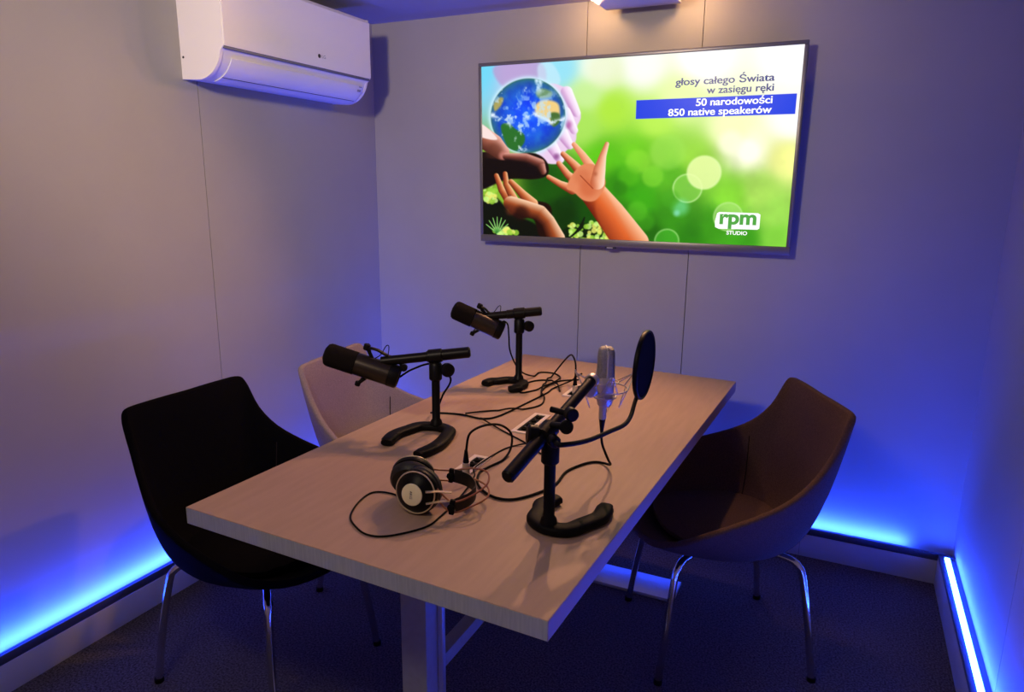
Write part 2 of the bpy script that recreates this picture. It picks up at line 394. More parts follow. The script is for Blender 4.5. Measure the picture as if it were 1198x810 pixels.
def smooth(a, lo, hi): t = np.clip((a-lo)/(hi-lo), 0, 1); return t*t*(3-2*t)
def over(mask, col):
    global I
    col = np.array(col, float); I = I*(1-mask[..., None])+col*mask[..., None]
rng = np.random.RandomState(3)
def fnoise(f, seed=0):
    r = np.random.RandomState(seed); out = np.zeros_like(X); amp = 1
    for o in range(4):
        n = r.rand(int(f*(2**o))+3, int(f*1.8*(2**o))+3); gy = T_*(n.shape[0]-2); gx = S_*(n.shape[1]-2)
        iy, ix = gy.astype(int), gx.astype(int); fy, fx = gy-iy, gx-ix; fy = fy*fy*(3-2*fy); fx = fx*fx*(3-2*fx)
        out += amp*((n[iy, ix]*(1-fx)+n[iy, ix+1]*fx)*(1-fy)+(n[iy+1, ix]*(1-fx)+n[iy+1, ix+1]*fx)*fy); amp *= .5
    return out/1.875
N1, N2 = fnoise(5, 1), fnoise(16, 2)
g_area = smooth(Y, 330, 460)
I = I*(1+.35*(N1-.5)*g_area)[..., None]
def disc(x, y, r, col, a, soft=4, ring=0):
    d = np.hypot(X-x, Y-y); over(a*(1-smooth(d, r-soft, r+soft)), col)
    if ring: over(ring*np.exp(-((d-r+2)/3.0)**2), (225, 255, 190))
for a in [(757,525,50,(150,225,90),.55,4,.5),(812,472,58,(236,252,170),.85,5,.2),(960,402,36,(255,255,240),.9,14,0),(900,372,40,(255,255,225),.7,18,0),(640,482,36,(130,215,50),.6,8,0),
          (590,430,40,(150,225,60),.45,10,0),(690,400,60,(165,230,90),.4,12,0),(735,590,26,(120,230,170),.6,18,0),(722,610,10,(150,240,220),.6,8,0),(590,600,34,(95,195,40),.5,10,0),(700,560,30,(70,170,30),.5,10,0),(895,625,50,(170,225,120),.6,4,.3),
          (690,705,42,(70,180,40),.7,4,.4),(620,640,28,(70,170,25),.5,10,0),(560,480,34,(95,195,25),.5,12,0),(480,120,60,(235,240,190),.5,25,0),(530,520,25,(40,120,10),.5,10,0)]: disc(*a)
def poly(pts, soft=2.0):
    """soft mask of a smooth closed outline"""
    P = np.array([tuple(p)[:2] for p in catmull([(x, y, 0) for x, y in pts], 6, True)])
    ins = np.zeros_like(X, bool); dm = np.full(X.shape, 1e9)
    for (x0, y0), (x1, y1) in zip(P, np.roll(P, -1, 0)):
        c = ((y0 > Y) != (y1 > Y)) & (X < (x1-x0)*(Y-y0)/((y1-y0) if abs(y1-y0) > 1e-9 else 1e-9)+x0); ins ^= c
        L2 = max((x1-x0)**2+(y1-y0)**2, 1e-9); t = np.clip(((X-x0)*(x1-x0)+(Y-y0)*(y1-y0))/L2, 0, 1)
        dm = np.minimum(dm, np.hypot(X-x0-t*(x1-x0), Y-y0-t*(y1-y0)))
    sd = np.where(ins, dm, -dm); return smooth(sd, -soft, soft)
def capsule(pts, dark, mid, lite, soft=1.5, flip=1):
    """limb shaded across its width: dark on one side, light on the other; pts = (x, y, r)"""
    best = np.full(X.shape, 1e9); lat = np.zeros_like(X)
    for (x0, y0, r0), (x1, y1, r1) in zip(pts, pts[1:]):
        L2 = (x1-x0)**2+(y1-y0)**2; t = np.clip(((X-x0)*(x1-x0)+(Y-y0)*(y1-y0))/L2, 0, 1); r = r0+(r1-r0)*t
        dx, dy = X-x0-t*(x1-x0), Y-y0-t*(y1-y0); d = np.hypot(dx, dy)-r; L = math.sqrt(L2)
        sgn = ((x1-x0)*dy-(y1-y0)*dx)/L/r*flip; up = d < best; best = np.where(up, d, best); lat = np.where(up, sgn, lat)
    m_ = 1-smooth(best, -soft, soft); q = np.clip(lat*.5+.5, 0, 1)[..., None]
    col = np.where(q < .5, np.array(dark)*(1-2*q)+np.array(mid)*2*q, np.array(mid)*(2-2*q)+np.array(lite)*(2*q-1))
    global I
    I = I*(1-m_[..., None])+col*m_[..., None]
# dark shrubbery with sunlit leaves
over(poly([(60,560),(110,540),(170,600),(250,640),(300,700),(200,720),(60,720)], 5), (8,14,4))
over(poly([(300,700),(340,660),(400,640),(450,650),(500,690),(480,720),(300,720)], 5), (10,30,4))
for i in range(150):
    x, y = (rng.uniform(110,185), rng.uniform(652,675)) if i < 30 else (rng.uniform(360,500), rng.uniform(630,700)) if i < 120 else (rng.uniform(75,115), rng.uniform(500,560))
    if 30 <= i < 120 and y < 690-abs(x-430)*.55 and rng.rand() < .6: continue
    c = (235,235,110) if i % 3 == 0 else (150,205,60) if i % 3 == 1 else (205,245,130)
    disc(x, y, rng.uniform(4, 11), c, .85, 2.5)
for k in range(7):
    a = math.radians(-150+20*k*1.0); capsule([(120,668,3),(120+42*math.cos(a),662+50*math.sin(a),1.4)], (40,110,40),(120,190,90),(190,230,150), 1)
for k in range(5): capsule([(360+8*k,690-6*k,3),(405+2*k,655-9*k,2.5)], (8,20,4),(8,20,4),(14,30,8), 1.5)
# far arm and hand behind the globe
over(poly([(112,98),(262,90),(275,170),(200,180),(135,165)], 7)*.75, (185,150,205))
over(poly([(255,98),(300,92),(330,150),(300,180),(262,160)], 6)*.6, (205,235,250))
over(poly([(290,165),(340,172),(375,205),(398,270),(385,310),(380,360),(345,395),(330,430),(290,432),(262,415),(250,380),(300,330),(320,250)], 3), (235,205,235))
for q in [((350,190,20),(384,262,13)), ((345,260,20),(376,320,13)), ((330,320,22),(362,372,13)), ((300,370,20),(330,418,14))]:
    capsule(q, (190,130,190), (238,208,238), (255,250,255), 3, -1)
disc(355,300,12,(165,60,140),.6,10); disc(318,408,9,(120,50,120),.7,8); disc(265,395,14,(230,210,240),.9,6)
# globe
gx, gy, gr = 222, 268, 124
d = np.hypot((X-gx), (Y-gy)/1.02); ux, uy = (X-gx)/gr, (Y-gy)/gr; uz = np.sqrt(np.clip(1-ux**2-uy**2, 0, 1))
over(.8*np.exp(-((d-gr)/9.0)**2), (205,240,255))
gm = 1-smooth(d, gr-2.5, gr+2.5)
sea = np.stack([8+30*(N2)+ 70*(1-uz)**2, 45+80*N2+120*(1-uz)**2, 195+45*uz], -1)
sea = sea*(0.55+.5*uz)[..., None]
I = I*(1-gm[..., None])+sea*gm[..., None]
def onglobe(mask, col): over(mask*gm, col)
onglobe(poly([(250,228),(280,215),(318,225),(328,252),(322,285),(300,300),(288,282),(262,276),(246,256)], 6), (240,205,130))
onglobe(poly([(296,262),(325,262),(328,290),(305,306)], 5), (70,110,50))
onglobe(poly([(132,300),(158,292),(180,312),(208,330),(210,358),(186,385),(160,378),(142,345)], 4), (40,110,40))
onglobe(poly([(108,225),(126,205),(140,208),(132,232),(112,250)], 5), (170,160,90))
onglobe(poly([(248,190),(268,176),(300,188),(296,205),(262,210)], 6), (110,150,110))
onglobe(np.clip((N2-.60)*6, 0, 1)*smooth(-Y, -215, -165)*.9, (215,240,255))
cl = np.exp(-((Y-(278+14*np.sin(X/22)))/9)**2)*np.clip((fnoise(28, 5)-.4)*5, 0, 1); onglobe(cl, (225,240,255))
onglobe(np.clip((fnoise(20, 7)-.58)*9, 0, 1)*.7*smooth(Y, 150, 240)*(1-smooth(Y, 300, 330)), (190,225,250))
onglobe(np.clip((fnoise(22, 9)-.62)*9, 0, 1)*.8*(1-smooth(X, 200, 240)), (215,235,245))
# near holding hand at the left
over(poly([(55,395),(150,400),(240,395),(285,425),(288,470),(240,485),(150,480),(60,510)], 3), (22,8,6))
capsule([(60,330,34),(105,362,34),(135,392,26)], (70,30,22), (165,95,75), (240,180,165), 2, -1)
over(poly([(58,290),(90,310),(120,345),(90,345),(58,330)], 3), (250,225,220))
disc(110,385,28,(90,45,32),.55,14); disc(140,402,14,(205,130,120),.7,8)
capsule([(150,405,12),(215,412,16),(262,432,17),(272,458,12)], (20,6,4), (120,60,48), (232,165,150), 3, -1)
over(poly([(60,420),(150,420),(225,440),(262,476),(150,485),(60,515)], 5), (14,5,4))
# lower left reaching hand
sk = ((95,30,10),(190,95,50),(255,200,150))
over(poly([(160,585),(230,560),(300,580),(290,680),(262,680),(240,620),(190,618)], 3), (30,8,3))
for f in ([(117,470,8),(135,520,11),(165,560,18)], [(146,464,8),(150,500,10),(175,550,14)], [(166,492,9),(205,535,14),(235,570,22)]): capsule(f, *sk, 1.5, -1)
capsule([(165,565,24),(215,585,28),(262,600,26),(290,630,24),(318,690,30)], (45,12,4), (160,75,35), (255,215,180), 2, -1)
disc(200,600,24,(40,12,6),.75,14); disc(165,590,16,(120,50,25),.6,10)
# central reaching hand
D, Mi, Lt = (120,35,12), (225,130,85), (255,205,165)
capsule([(430,520,42),(500,610,50),(575,715,56)], (105,25,5), (215,95,40), (255,200,160), 2, -1)
over(poly([(468,520),(520,600),(560,690),(500,700),(450,600)], 8)*.35, (235,110,50))
capsule([(376,368,8),(405,405,12),(432,445,16)], (205,110,75), (240,160,120), Lt, 1.5, -1)
capsule([(340,400,9),(375,435,13),(405,470,18)], D, Mi, Lt, 1.5, -1)
capsule([(326,432,9),(355,470,12),(388,500,18)], D, Mi, Lt, 1.5, -1)
capsule([(292,478,8),(330,502,11),(372,522,17)], D, Mi, Lt, 1.5, -1)
over(poly([(372,470),(400,440),(430,435),(452,445),(478,480),(480,515),(450,560),(410,560),(375,530),(352,515)], 3), (226,135,92))
capsule([(486,368,7),(472,410,12),(462,455,20),(455,500,24)], (190,95,60), (240,170,135), (255,225,200), 1.5, -1)
disc(405,480,26,(205,105,65),.5,14); disc(425,520,28,(195,80,40),.45,16); disc(448,470,5,(150,60,30),.5,8)
capsule([(398,475,1.5),(440,520,1.5)], (150,55,25),(150,55,25),(170,70,35), 2)
# banner
s0, t0 = st(583, 222); s1_, t1_ = st(583, 285)
over(((S_ > s0) & (S_ < .992) & (T_ > t0) & (T_ < t1_)).astype(float), (18,62,225))
I = np.clip(I, 0, 255)/255; LIN = np.where(I <= .04045, I/12.92, ((I+.055)/1.055)**2.4)
u0, u1, v0, v1 = BS, TVW-BS, BB_, TVH-BT
org = tvp(u0, v1, .0005); ex = tx*(u1-u0); ey = -ty*(v1-v0)
VV = np.array(org)[None, None]+S_[..., None]*np.array(ex)+T_[..., None]*np.array(ey)
idx = np.arange(NX*NY).reshape(NY, NX)
F = np.stack([idx[:-1,:-1], idx[1:,:-1], idx[1:,1:], idx[:-1,1:]], -1).reshape(-1, 4)
me = bpy.data.meshes.new('screen'); me.vertices.add(NX*NY); me.vertices.foreach_set('co', VV.reshape(-1).astype(np.float32))
me.loops.add(F.size); me.loops.foreach_set('vertex_index', F.reshape(-1).astype(np.int32))
me.polygons.add(len(F)); me.polygons.foreach_set('loop_start', (np.arange(len(F))*4).astype(np.int32))
me.update(calc_edges=True); me.validate()
ca = me.color_attributes.new('picture', 'FLOAT_COLOR', 'POINT')
ca.data.foreach_set('color', np.concatenate([LIN, np.ones((NY, NX, 1))], -1).reshape(-1).astype(np.float32))
SCR = 1.05
mt = nmat('screen_picture', (.004, .004, .004), .3, spec=.15); nt = mt.node_tree; at_ = nt.nodes.new('ShaderNodeAttribute'); at_.attribute_name = 'picture'
nt.links.new(at_.outputs['Color'], nt.nodes['Principled BSDF'].inputs['Emission Color']); nt.nodes['Principled BSDF'].inputs['Emission Strength'].default_value = SCR
screen = link('screen', me, mt, tv)
def emat(name, rgb, k=1.0):
    c = [((v/255+.055)/1.055)**2.4 if v > 10 else v/255/12.92 for v in rgb]; return nmat(name, (.01,.01,.01), .3, emis=c, estr=k*SCR)
E_blue, E_white, E_green = emat('ink_blue', (16,36,120)), emat('ink_white', (255,255,255)), emat('ink_green', (75,165,60))
def words(body, xa, xb, base, hgt, mat, d=.0018, bold=.0, strike=0):
    """lettering between two traced x positions on a baseline; hgt = letter size as a share of the screen height"""
    ym = base; sa, ta = st(xa, ym); sb_, tb_ = st(xb, ym); t = tb_
    o = org+ex*sa+ey*t+tn*d
    return text_mesh('lettering', body, mat, screen, o, tx, ty, w=(sb_-sa)*(u1-u0), h=hgt*(v1-v0), bold=bold, strike=strike)
words('głosy całego Świata', 712, 1042, 163, .052, E_blue, bold=.010, strike=.03)
words('w zasięgu ręki', 816, 1040, 197, .052, E_blue, bold=.010, strike=.03)
words('50 narodowości', 781, 1036, 239, .052, E_white, bold=.010, strike=.03)
words('850 native speakerów', 689, 1034, 272, .052, E_white, bold=.010, strike=.03)
# logo plate with rounded corners and the word below
def scr_poly(pts, mat, d, name):
    bm = bmesh.new(); vs = []
    for x, y in pts: s, t = st(x, y); vs.append(bm.verts.new(org+ex*s+ey*t+tn*d))
    f = bm.faces.new(vs); me = bpy.data.meshes.new(name); bm.to_mesh(me); bm.free(); return link(name, me, mat, screen)
scr_poly([(858,612),(866,608),(996,615),(1004,620),(1001,668),(994,672),(864,666),(852,660),(851,640)], E_white, .0010, 'logo_plate')
words('rpm', 866, 990, 654, .105, E_green, .0016, bold=.035)
words('STUDIO', 890, 960, 690, .028, E_white, .0012, bold=.03)

# ------------------------------------------------------------------ table
tb = thing('conference_table', 'long whitewashed wooden table on two steel columns with foot plates', 'table', (1.30, -1.1, 0), 0)
cs_, sn_ = math.cos(-.0357), math.sin(-.0357)
top = B(); top.box((1.3154, -1.1042, .731), (.85, 1.6233, .038), rot=Matrix.Rotation(-.0357, 3, 'Z'), bev=.0012, seg=1)
for f in top.bm.faces:
    f.normal_update()
    if abs(f.normal.y) > .9: f.material_index = 1
top.out('tabletop', [M['table'], M['table_end']], tb, smooth=False)
for cy in (-1.690, -.545):
    col = B().bx(1.280, 1.345, cy-.030, cy+.030, .012, .704, bev=.002).out('column', M['steel_grey'], tb)
    B().bx(1.15, 1.48, cy-.05, cy+.05, .704, .712, bev=.001).out('mounting_plate', M['steel_grey'], tb)
    B().bx(.970, 1.656, cy-.066, cy+.066, .0, .012, bev=.0015).out('foot_plate', M['steel_bright'], tb)
B().bx(1.3452, 1.358, -1.674, -1.660, .012, .712, bev=.002).out('cable_duct', M['steel_bright'], tb)
B().bx(1.290, 1.325, -1.660, -.575, .315, .350, bev=.002).out('stretcher', M['steel_grey'], tb)

# ------------------------------------------------------------------ chairs
def make_chair(name, label, fab, group=None):
    t = thing(name, label, 'chair', (0,0,0), 0, group, local=True)
    half = [(0,-.262,.826), (.07,-.263,.827), (.14,-.264,.827), (.183,-.262,.826), (.200,-.255,.818), (.206,-.243,.790), (.214,-.212,.722), (.236,-.160,.660), (.266,-.090,.615), (.287,-.015,.585), (.294,.07,.555), (.286,.15,.522), (.258,.215,.484), (.19,.262,.452), (.09,.285,.434)]
    rim = half+[(0,.288,.430)]+[(-x, y, z) for x, y, z in half[:0:-1]]
    rimc = catmull(rim, 3, True); n = len(rimc)
    bm = bmesh.new(); rings = []
    nv = 14
    for j in range(nv+1):
        v = j/nv; ring = []
        for i, R_ in enumerate(rimc):
            a = math.atan2(R_.y+.0, R_.x*1.0)
            dx, dy = R_.x/.29, (R_.y)/.268; L = max(math.hypot(dx, dy), 1e-6); dx /= L; dy /= L
            back = max(0, -dy)
            S = Vector((dx*.170, dy*.175, .398-.006*dy)); cen = Vector((0, .01, .392))
            if v < .35: p = cen.lerp(S, v/.35); p.z = .392+(S.z-.392)*(v/.35)**2
            else:
                q = (v-.35)/.65
                ctl = Vector((S.x+dx*.06+R_.x*.08, S.y+dy*.06, .405))
                p = S*(1-q)**2+ctl*2*q*(1-q)+R_*q*q
                # crease the back a little so it stands flatter
                p.y += -.012*back*math.sin(PI*q)
            ring.append(bm.verts.new(p))
        rings.append(ring)
    for A, D in zip(rings[1:], rings[2:]):
        for k in range(n): bm.faces.new((A[k], A[(k+1)%n], D[(k+1)%n], D[k]))
    c = bm.verts.new((0, .01, .392))
    for k in range(n): bm.faces.new((c, rings[1][k], rings[1][(k+1)%n]))
    seams = []
    for sx in (-1, 1):
        k = min(range(n), key=lambda k_: (rimc[k_]-Vector((sx*.238, -.155, .657))).length)
        seams.append([rings[j][k].co.copy() for j in range(4, nv)])
    for v in rings[0]: bm.verts.remove(v)
    bmesh.ops.recalc_face_normals(bm, faces=bm.faces)
    for f in bm.faces: f.smooth = True
    me = bpy.data.meshes.new('seat_shell'); bm.to_mesh(me); bm.free()
    sh = link('seat_shell', me, fab, t)
    # make the inner side the reference side: shell thickens outwards/downwards
    up_ = sum(p.normal.z*p.area for p in me.polygons)
    md = sh.modifiers.new('thick', 'SOLIDIFY'); md.thickness = .020; md.offset = -1 if up_ > 0 else 1
    bv = sh.modifiers.new('rim', 'BEVEL'); bv.width = .007; bv.segments = 3; bv.limit_method = 'ANGLE'; bv.angle_limit = math.radians(50)
    # seat pad
    pad = B(); ring_pts = []
    N = 40; prof = [(0, 0.0), (.55, 0.0), (.9, -.002), (1.0, -.010), (1.0, -.022)]
    rr = []
    for s, dz in prof:
        r_ = []
        for k in range(N):
            a = 2*PI*k/N; x, y = math.cos(a), math.sin(a)
            x = math.copysign(abs(x)**.75, x); y = math.copysign(abs(y)**.75, y)
            r_.append(pad.bm.verts.new((x*.192*s, .01+y*.195*s, .436+dz+(.006 if y > .8 and s > .8 else 0))) if s > 0 else None)
        rr.append(r_)
    c = pad.bm.verts.new((0, .01, .437))
    for k in range(N): pad.bm.faces.new((c, rr[1][k], rr[1][(k+1)%N]))
    for A, D in zip(rr[1:], rr[2:]):
        for k in range(N): pad.bm.faces.new((A[k], A[(k+1)%N], D[(k+1)%N], D[k]))
    pad.bm.faces.new(rr[-1])
    pad.out('seat_pad', fab, t, angle=60)
    # inner seams where the back meets the arms
    for q in seams:
        q = [p+Vector((-math.copysign(.0008, p.x), .0008, .0006)) for p in q]
        B().sweep(catmull(q, 3), .0016, seg=6).out('seam', M['seam_thread'], sh)
    fr = B(); fr.box((0, 0, .366), (.20, .20, .012), bev=.003); fr.out('seat_frame', M['black'], t)
    for sx in (-1, 1):
        for sy in (-1, 1):
            pts = catmull([(sx*.05, sy*.05, .362), (sx*.10, sy*.105, .362), (sx*.148, sy*.158, .361), (sx*.168, sy*.178, .348), (sx*.178, sy*.190, .315), (sx*.200, sy*.210, .17), (sx*.215, sy*.230, .004)], 6)
            lg_ = B().sweep(pts, .0105, seg=14).out('leg', M['chrome'], t)
            B().lathe([(0, .013), (.012, .013), (.014, .011)], (sx*.2152, sy*.2302, 0.0), (0,0,1), seg=14).out('foot_cap', M['rubber'], lg_)
    return t
c1 = make_chair('tub_chair', 'black fabric tub chair at the near left corner of the table', M['fabric_black'])
c1.location = (.625, -1.465, 0); c1.rotation_euler.z = math.radians(-91)
c2 = make_chair('tub_chair', 'light taupe tub chair beyond the black one on the left side', M['fabric_taupe'])
c2.location = (.69, -.850, 0); c2.rotation_euler.z = math.radians(-82)
c3 = make_chair('tub_chair', 'dark brown tub chair at the right side of the table', M['fabric_brown'])
c3.location = (1.812, -.742, 0); c3.rotation_euler.z = math.radians(117.6)

# ------------------------------------------------------------------ microphone stands
TT_Z = .7502
RV = Vector((.904, .427, 0)); FV = Vector((-.427, .904, 0))
def knob(b, c, axis, r, l=.016, seg=24):
    b.lathe([(-l/2, r*.8), (-l/2+.002, r), (l/2-.002, r), (l/2, r*.8)], c, axis, seg=seg)
def make_stand(label, P, head_z, tips, arm0, arm1, knob_c, knob_r=.019, r_arm=.0155):
    t = thing('microphone_stand', label, 'microphone stand', (P[0], P[1], TT_Z), 0, None)
    Pv = Vector((P[0], P[1], 0)); (ax, ay), (bx_, by_) = tips
    A, D = Vector((ax, ay, 0)), Vector((bx_, by_, 0)); mid = (A+D)/2; dv = (mid-Pv).normalized(); sv = Vector((dv.y, -dv.x, 0))
    if (A-mid).dot(sv) < 0: A, D = D, A
    wd = (A-D).length/2
    cpts = [A, A.lerp(Pv+sv*wd+dv*.03, .45)+sv*.012, Pv+sv*wd*.98+dv*.052, Pv+sv*wd*.72+dv*.012, Pv-dv*.004, Pv-sv*wd*.72+dv*.012, Pv-sv*wd*.98+dv*.052, D.lerp(Pv-sv*wd+dv*.03, .45)-sv*.012, D]
    pts = [p+Vector((0,0,TT_Z+.0105)) for p in catmull(cpts, 6)]; n = len(pts)
    rr = [.019*(1 if 1 < i < n-2 else .8) for i in range(n)]
    zz = [(.0105 if 0 < i < n-1 else .0085) for i in range(n)]
    b = B(); b.sweep(pts, rr, zz, seg=16, upv=(0,0,1), square=.7)
    b.out('base', M['rubber'], t)
    z0 = TT_Z+.020
    pb = B().lathe([(0, .018), (.01, .0155), (.016, .0115), (head_z-.03-z0, .0115)], (P[0], P[1], z0), (0,0,1)).out('pole', M['black'], t)
    a0, a1 = Vector(arm0), Vector(arm1); ad = (a1-a0).normalized()
    # nearest point of arm to pole
    k = (Vector((P[0], P[1], head_z))-a0).dot(ad); q = a0+ad*k
    hb_ = B(); hb_.lathe([(0, .0145), (.004, .018), (.045, .018), (.05, .0145)], (P[0], P[1], head_z-.066), (0,0,1))
    hb_.sweep([q-ad*.020, q-ad*.018, q+ad*.018, q+ad*.020], [.016, .019, .019, .016], seg=20)
    hb_.cyl((P[0], P[1], head_z-.02), tuple(q), .011)
    hb_.out('clamp', M['black'], t)
    kc = Vector(knob_c); kb = B(); kd = (kc-Vector((P[0], P[1], kc.z))); kd = kd.normalized() if kd.length > 1e-4 else RV
    knob(kb, kc, kd*.5-FV*.85, knob_r, .018); kb.cyl(Vector((P[0], P[1], kc.z)), kc, .006); kb.out('clamp_knob', M['black'], t)
    ab = B(); ab.sweep([a0, a0+ad*.004, a0+ad*.12, a0+ad*.121, a1], [r_arm*.75, r_arm, r_arm, r_arm*.86, r_arm*.86], seg=18); ab.out('boom_arm', M['black'], t)
    return t, q, ad
P1 = (1.085, -1.245); P2 = (1.09, -.705); P3 = (1.597, -1.655)
s1, q1, ad1 = make_stand('black desk microphone stand at the left table edge beside the headphones', P1, .964, ((1.033,-1.412),(1.153,-1.447)), (1.172,-1.204,.979), (.950,-1.309,.950), (1.120,-1.240,.930))
s2, q2, ad2 = make_stand('black desk microphone stand farthest back near the table end', P2, .999, ((1.000,-.785),(1.102,-.808)), (1.159,-.672,1.011), (.985,-.755,.990), (1.124,-.702,.960), .018)
P3h = .962
s3, q3, ad3 = make_stand('black desk microphone stand nearest the viewer with long slanting boom', P3, P3h, ((1.566,-1.525),(1.672,-1.515)), (1.573,-1.800,.917), (1.607,-1.433,1.017), (1.642,-1.667,1.007), .013, .0135)
# extra knobs of the near stand's boom
kb = B(); knob(kb, (1.637,-1.676,.984), (.3,-.9,.2), .013, .02); kb.cyl((1.60,-1.655,.975), (1.637,-1.676,.984), .007)
kb.lathe([(0,.016),(.004,.02),(.02,.02),(.024,.016)], (1.578,-1.668,.955), (-.8,-.5,.1)); kb.out('boom_knob', M['black'], s3)
B().lathe([(0,.0147),(.010,.0152),(.012,.0147)], (1.6055,-1.449,1.0126), Vector(ad3)).out('boom_collar', M['silver'], s3)

# ------------------------------------------------------------------ broadcast microphones on stands 1 and 2
def broadcast_mic(label, tip, rear, arm_end, top_knob, low_knob, group=None):
    tip, rear = Vector(tip), Vector(rear); ax = (rear-tip); L = ax.length; ax.normalize(); mid = (tip+rear)/2
    t = thing('broadcast_microphone', label, 'microphone', tuple(rear), 0, group)
    ba = ax.cross(FV).normalized()
    if ba.z < 0: ba = -ba
    r = .0325
    B().lathe([(0,0),(.002,r*.55),(.007,r*.86),(.014,r*.98),(.022,r),(L*.42,r*1.0),(L*.425,r*.9)], tip, ax, seg=32).out('windscreen', M['foam'], t)
    B().lathe([(L*.42,r*.85),(L*.425,r*.97),(L*.86,r*.97),(L*.863,r*.93)], tip, ax, seg=32).out('body', M['black_body'], t)
    B().lathe([(L*.86,r*.9),(L*.865,r),(L*.97,r),(L*.99,r*.93),(L,r*.8),(L-.004,r*.74),(L-.004,0)], tip, ax, seg=32).out('rear_cap', M['black'], t)
    c = tip+ax*L*.60
    # yoke from lower pivot round the far side to the upper pivot and back to the arm
    tk, lk = Vector(top_knob), Vector(low_knob)
    y = B(); pts = catmull([lk, lk+FV*.030, c+FV*.038+(lk-c)*.5, c+FV*.040, c+FV*.038+(tk-c)*.5, tk+FV*.022, tk], 5)
    y.sweep(pts, .006, .0022, seg=8, upv=tuple(ax)); 
    ae = Vector(arm_end)
    pts = catmull([tk+ax*.004-FV*.002, tk.lerp(ae, .35)+Vector((0,0,.004)), tk.lerp(ae, .7), ae+ax*.012], 5)
    y.sweep(pts, .008, .004, seg=10, upv=(0,0,1))
    y.out('yoke', M['black'], t)
    k = B(); knob(k, tk, ba, .0095, .017, 16); k.cyl(c+ba*r*.9, tk, .005); k.out('pivot_knob', M['rubber'], t)
    k = B(); knob(k, lk, ba, .008, .013, 16); k.cyl(c-ba*r*.9, lk, .005); k.out('pivot_knob', M['rubber'], t)
    k = B(); e = ae.lerp(rear, .35)+ax*.02; knob(k, e, FV, .010, .014, 16); k.cyl(e, ae, .004); k.out('yoke_knob', M['rubber'], t)
    # thin signal lead looping from body to the mount
    l = B(); s0 = c+ba*r*.97+ax*.008
    l.sweep(catmull([s0, s0+ba*.016+ax*.012, s0+ba*.042+ax*.018, s0+ba*.044+ax*.026, s0+ba*.014+ax*.032, ae.lerp(tk, .3)], 6), .0013, seg=6); l.out('signal_lead', M['rubber'], t)
    l = B(); p_ = ae.lerp(tk, -.25)+Vector((0,0,.011)); l.sweep([p_, p_+ax*.026+Vector((0,0,.004))], .0035, seg=8)
    l.out('connector_ring', M['silver'], t)
    return t
broadcast_mic('dark broadcast microphone in front of the taupe chair, left of two', (.808,-1.376,.972), (.993,-1.288,.904), (.985,-1.290,.957), (.915,-1.325,.990), (.889,-1.338,.886), None)
broadcast_mic('dark broadcast microphone at the far table end, hanging against the back wall', (.882,-.803,1.017), (1.038,-.729,.938), (1.010,-.742,.992), (.968,-.764,1.026), (.944,-.774,.930), None)

# ------------------------------------------------------------------ condenser microphone, shock mount, pop filter
MC = Vector((1.61, -1.36, 0))
cm = thing('condenser_microphone', 'silver condenser microphone standing upright in a wire shock mount', 'microphone', (MC.x, MC.y, .92))
def soft_box(b, z0, z1, wx, wy, wx1, wy1, rd, seg=32, rows=None, ang=0):
    rings = []
    for z, kx, ky in rows:
        ring = []
        for k in range(seg):
            a = 2*PI*(k+.5)/seg; x, y = math.cos(a), math.sin(a); x = math.copysign(abs(x)**rd, x)*kx; y = math.copysign(abs(y)**rd, y)*ky
            ring.append(b.bm.verts.new((MC.x+x*math.cos(ang)-y*math.sin(ang), MC.y+x*math.sin(ang)+y*math.cos(ang), z)))
        rings.append(ring)
    for A, D in zip(rings, rings[1:]):
        for k in range(seg): b.bm.faces.new((A[k], A[(k+1)%seg], D[(k+1)%seg], D[k]))
    b.bm.faces.new(rings[0]); b.bm.faces.new(rings[-1])
    return b
g = B(); soft_box(g, 0,0,0,0,0,0, .55, rows=[(1.003,.0205,.0205),(1.045,.0198,.0198),(1.060,.0188,.0188),(1.068,.0165,.0165),(1.0715,.012,.012)], ang=.35); g.out('grille', M['silver_mesh'], cm)
g = B(); g.sweep([MC+Vector((.0204*math.cos(a_),.0204*math.sin(a_),z)) for a_, z in ((-1.05,1.003),(-1.05,1.055))]+[MC+Vector((.006,-.012,1.071)), MC+Vector((-.006,.012,1.071))], .0022, seg=8); g.out('grille_rib', M['silver'], cm)
g = B(); soft_box(g, 0,0,0,0,0,0, .8, rows=[(.930,.010,.010),(.936,.0165,.0165),(.95,.0195,.0195),(1.000,.0215,.0215),(1.004,.0215,.0215)], ang=.35); g.out('body', M['silver'], cm)
sm = thing('shock_mount', 'spidery silver wire shock mount around the condenser microphone', 'shock mount', (MC.x, MC.y, .95))
def ringpts(r, z, n=30, ph=0): return [(MC.x+r*math.cos(2*PI*k/n+ph), MC.y+r*math.sin(2*PI*k/n+ph), z) for k in range(n)]
B().sweep(ringpts(.052, .975), .0018, seg=8, closed=True).out('outer_ring', M['silver'], sm)
B().sweep(ringpts(.025, .955), .0025, seg=8, closed=True).out('inner_ring', M['silver'], sm)
B().sweep(ringpts(.030, .990), .0014, seg=8, closed=True).out('outer_ring', M['silver'], sm)
for k in range(4):
    a = 2*PI*k/4+.5
    pf = lambda r, da, z: (MC.x+r*math.cos(a+da), MC.y+r*math.sin(a+da), z)
    B().sweep([pf(.052,-.38,.975), pf(.070,-.04,1.018), pf(.072,.04,1.018), pf(.052,.38,.975)], .0014, seg=6).out('wire_arm', M['silver'], sm)
    B().sweep([pf(.030,-.2,.990), pf(.068,-.02,1.012), pf(.069,.02,1.012), pf(.030,.3,.990)], .0011, seg=6).out('elastic', M['silver'], sm)
    B().sweep([pf(.052,-.25,.975), pf(.034,0,.928), pf(.052,.25,.975)], .0011, seg=6).out('elastic', M['silver'], sm)
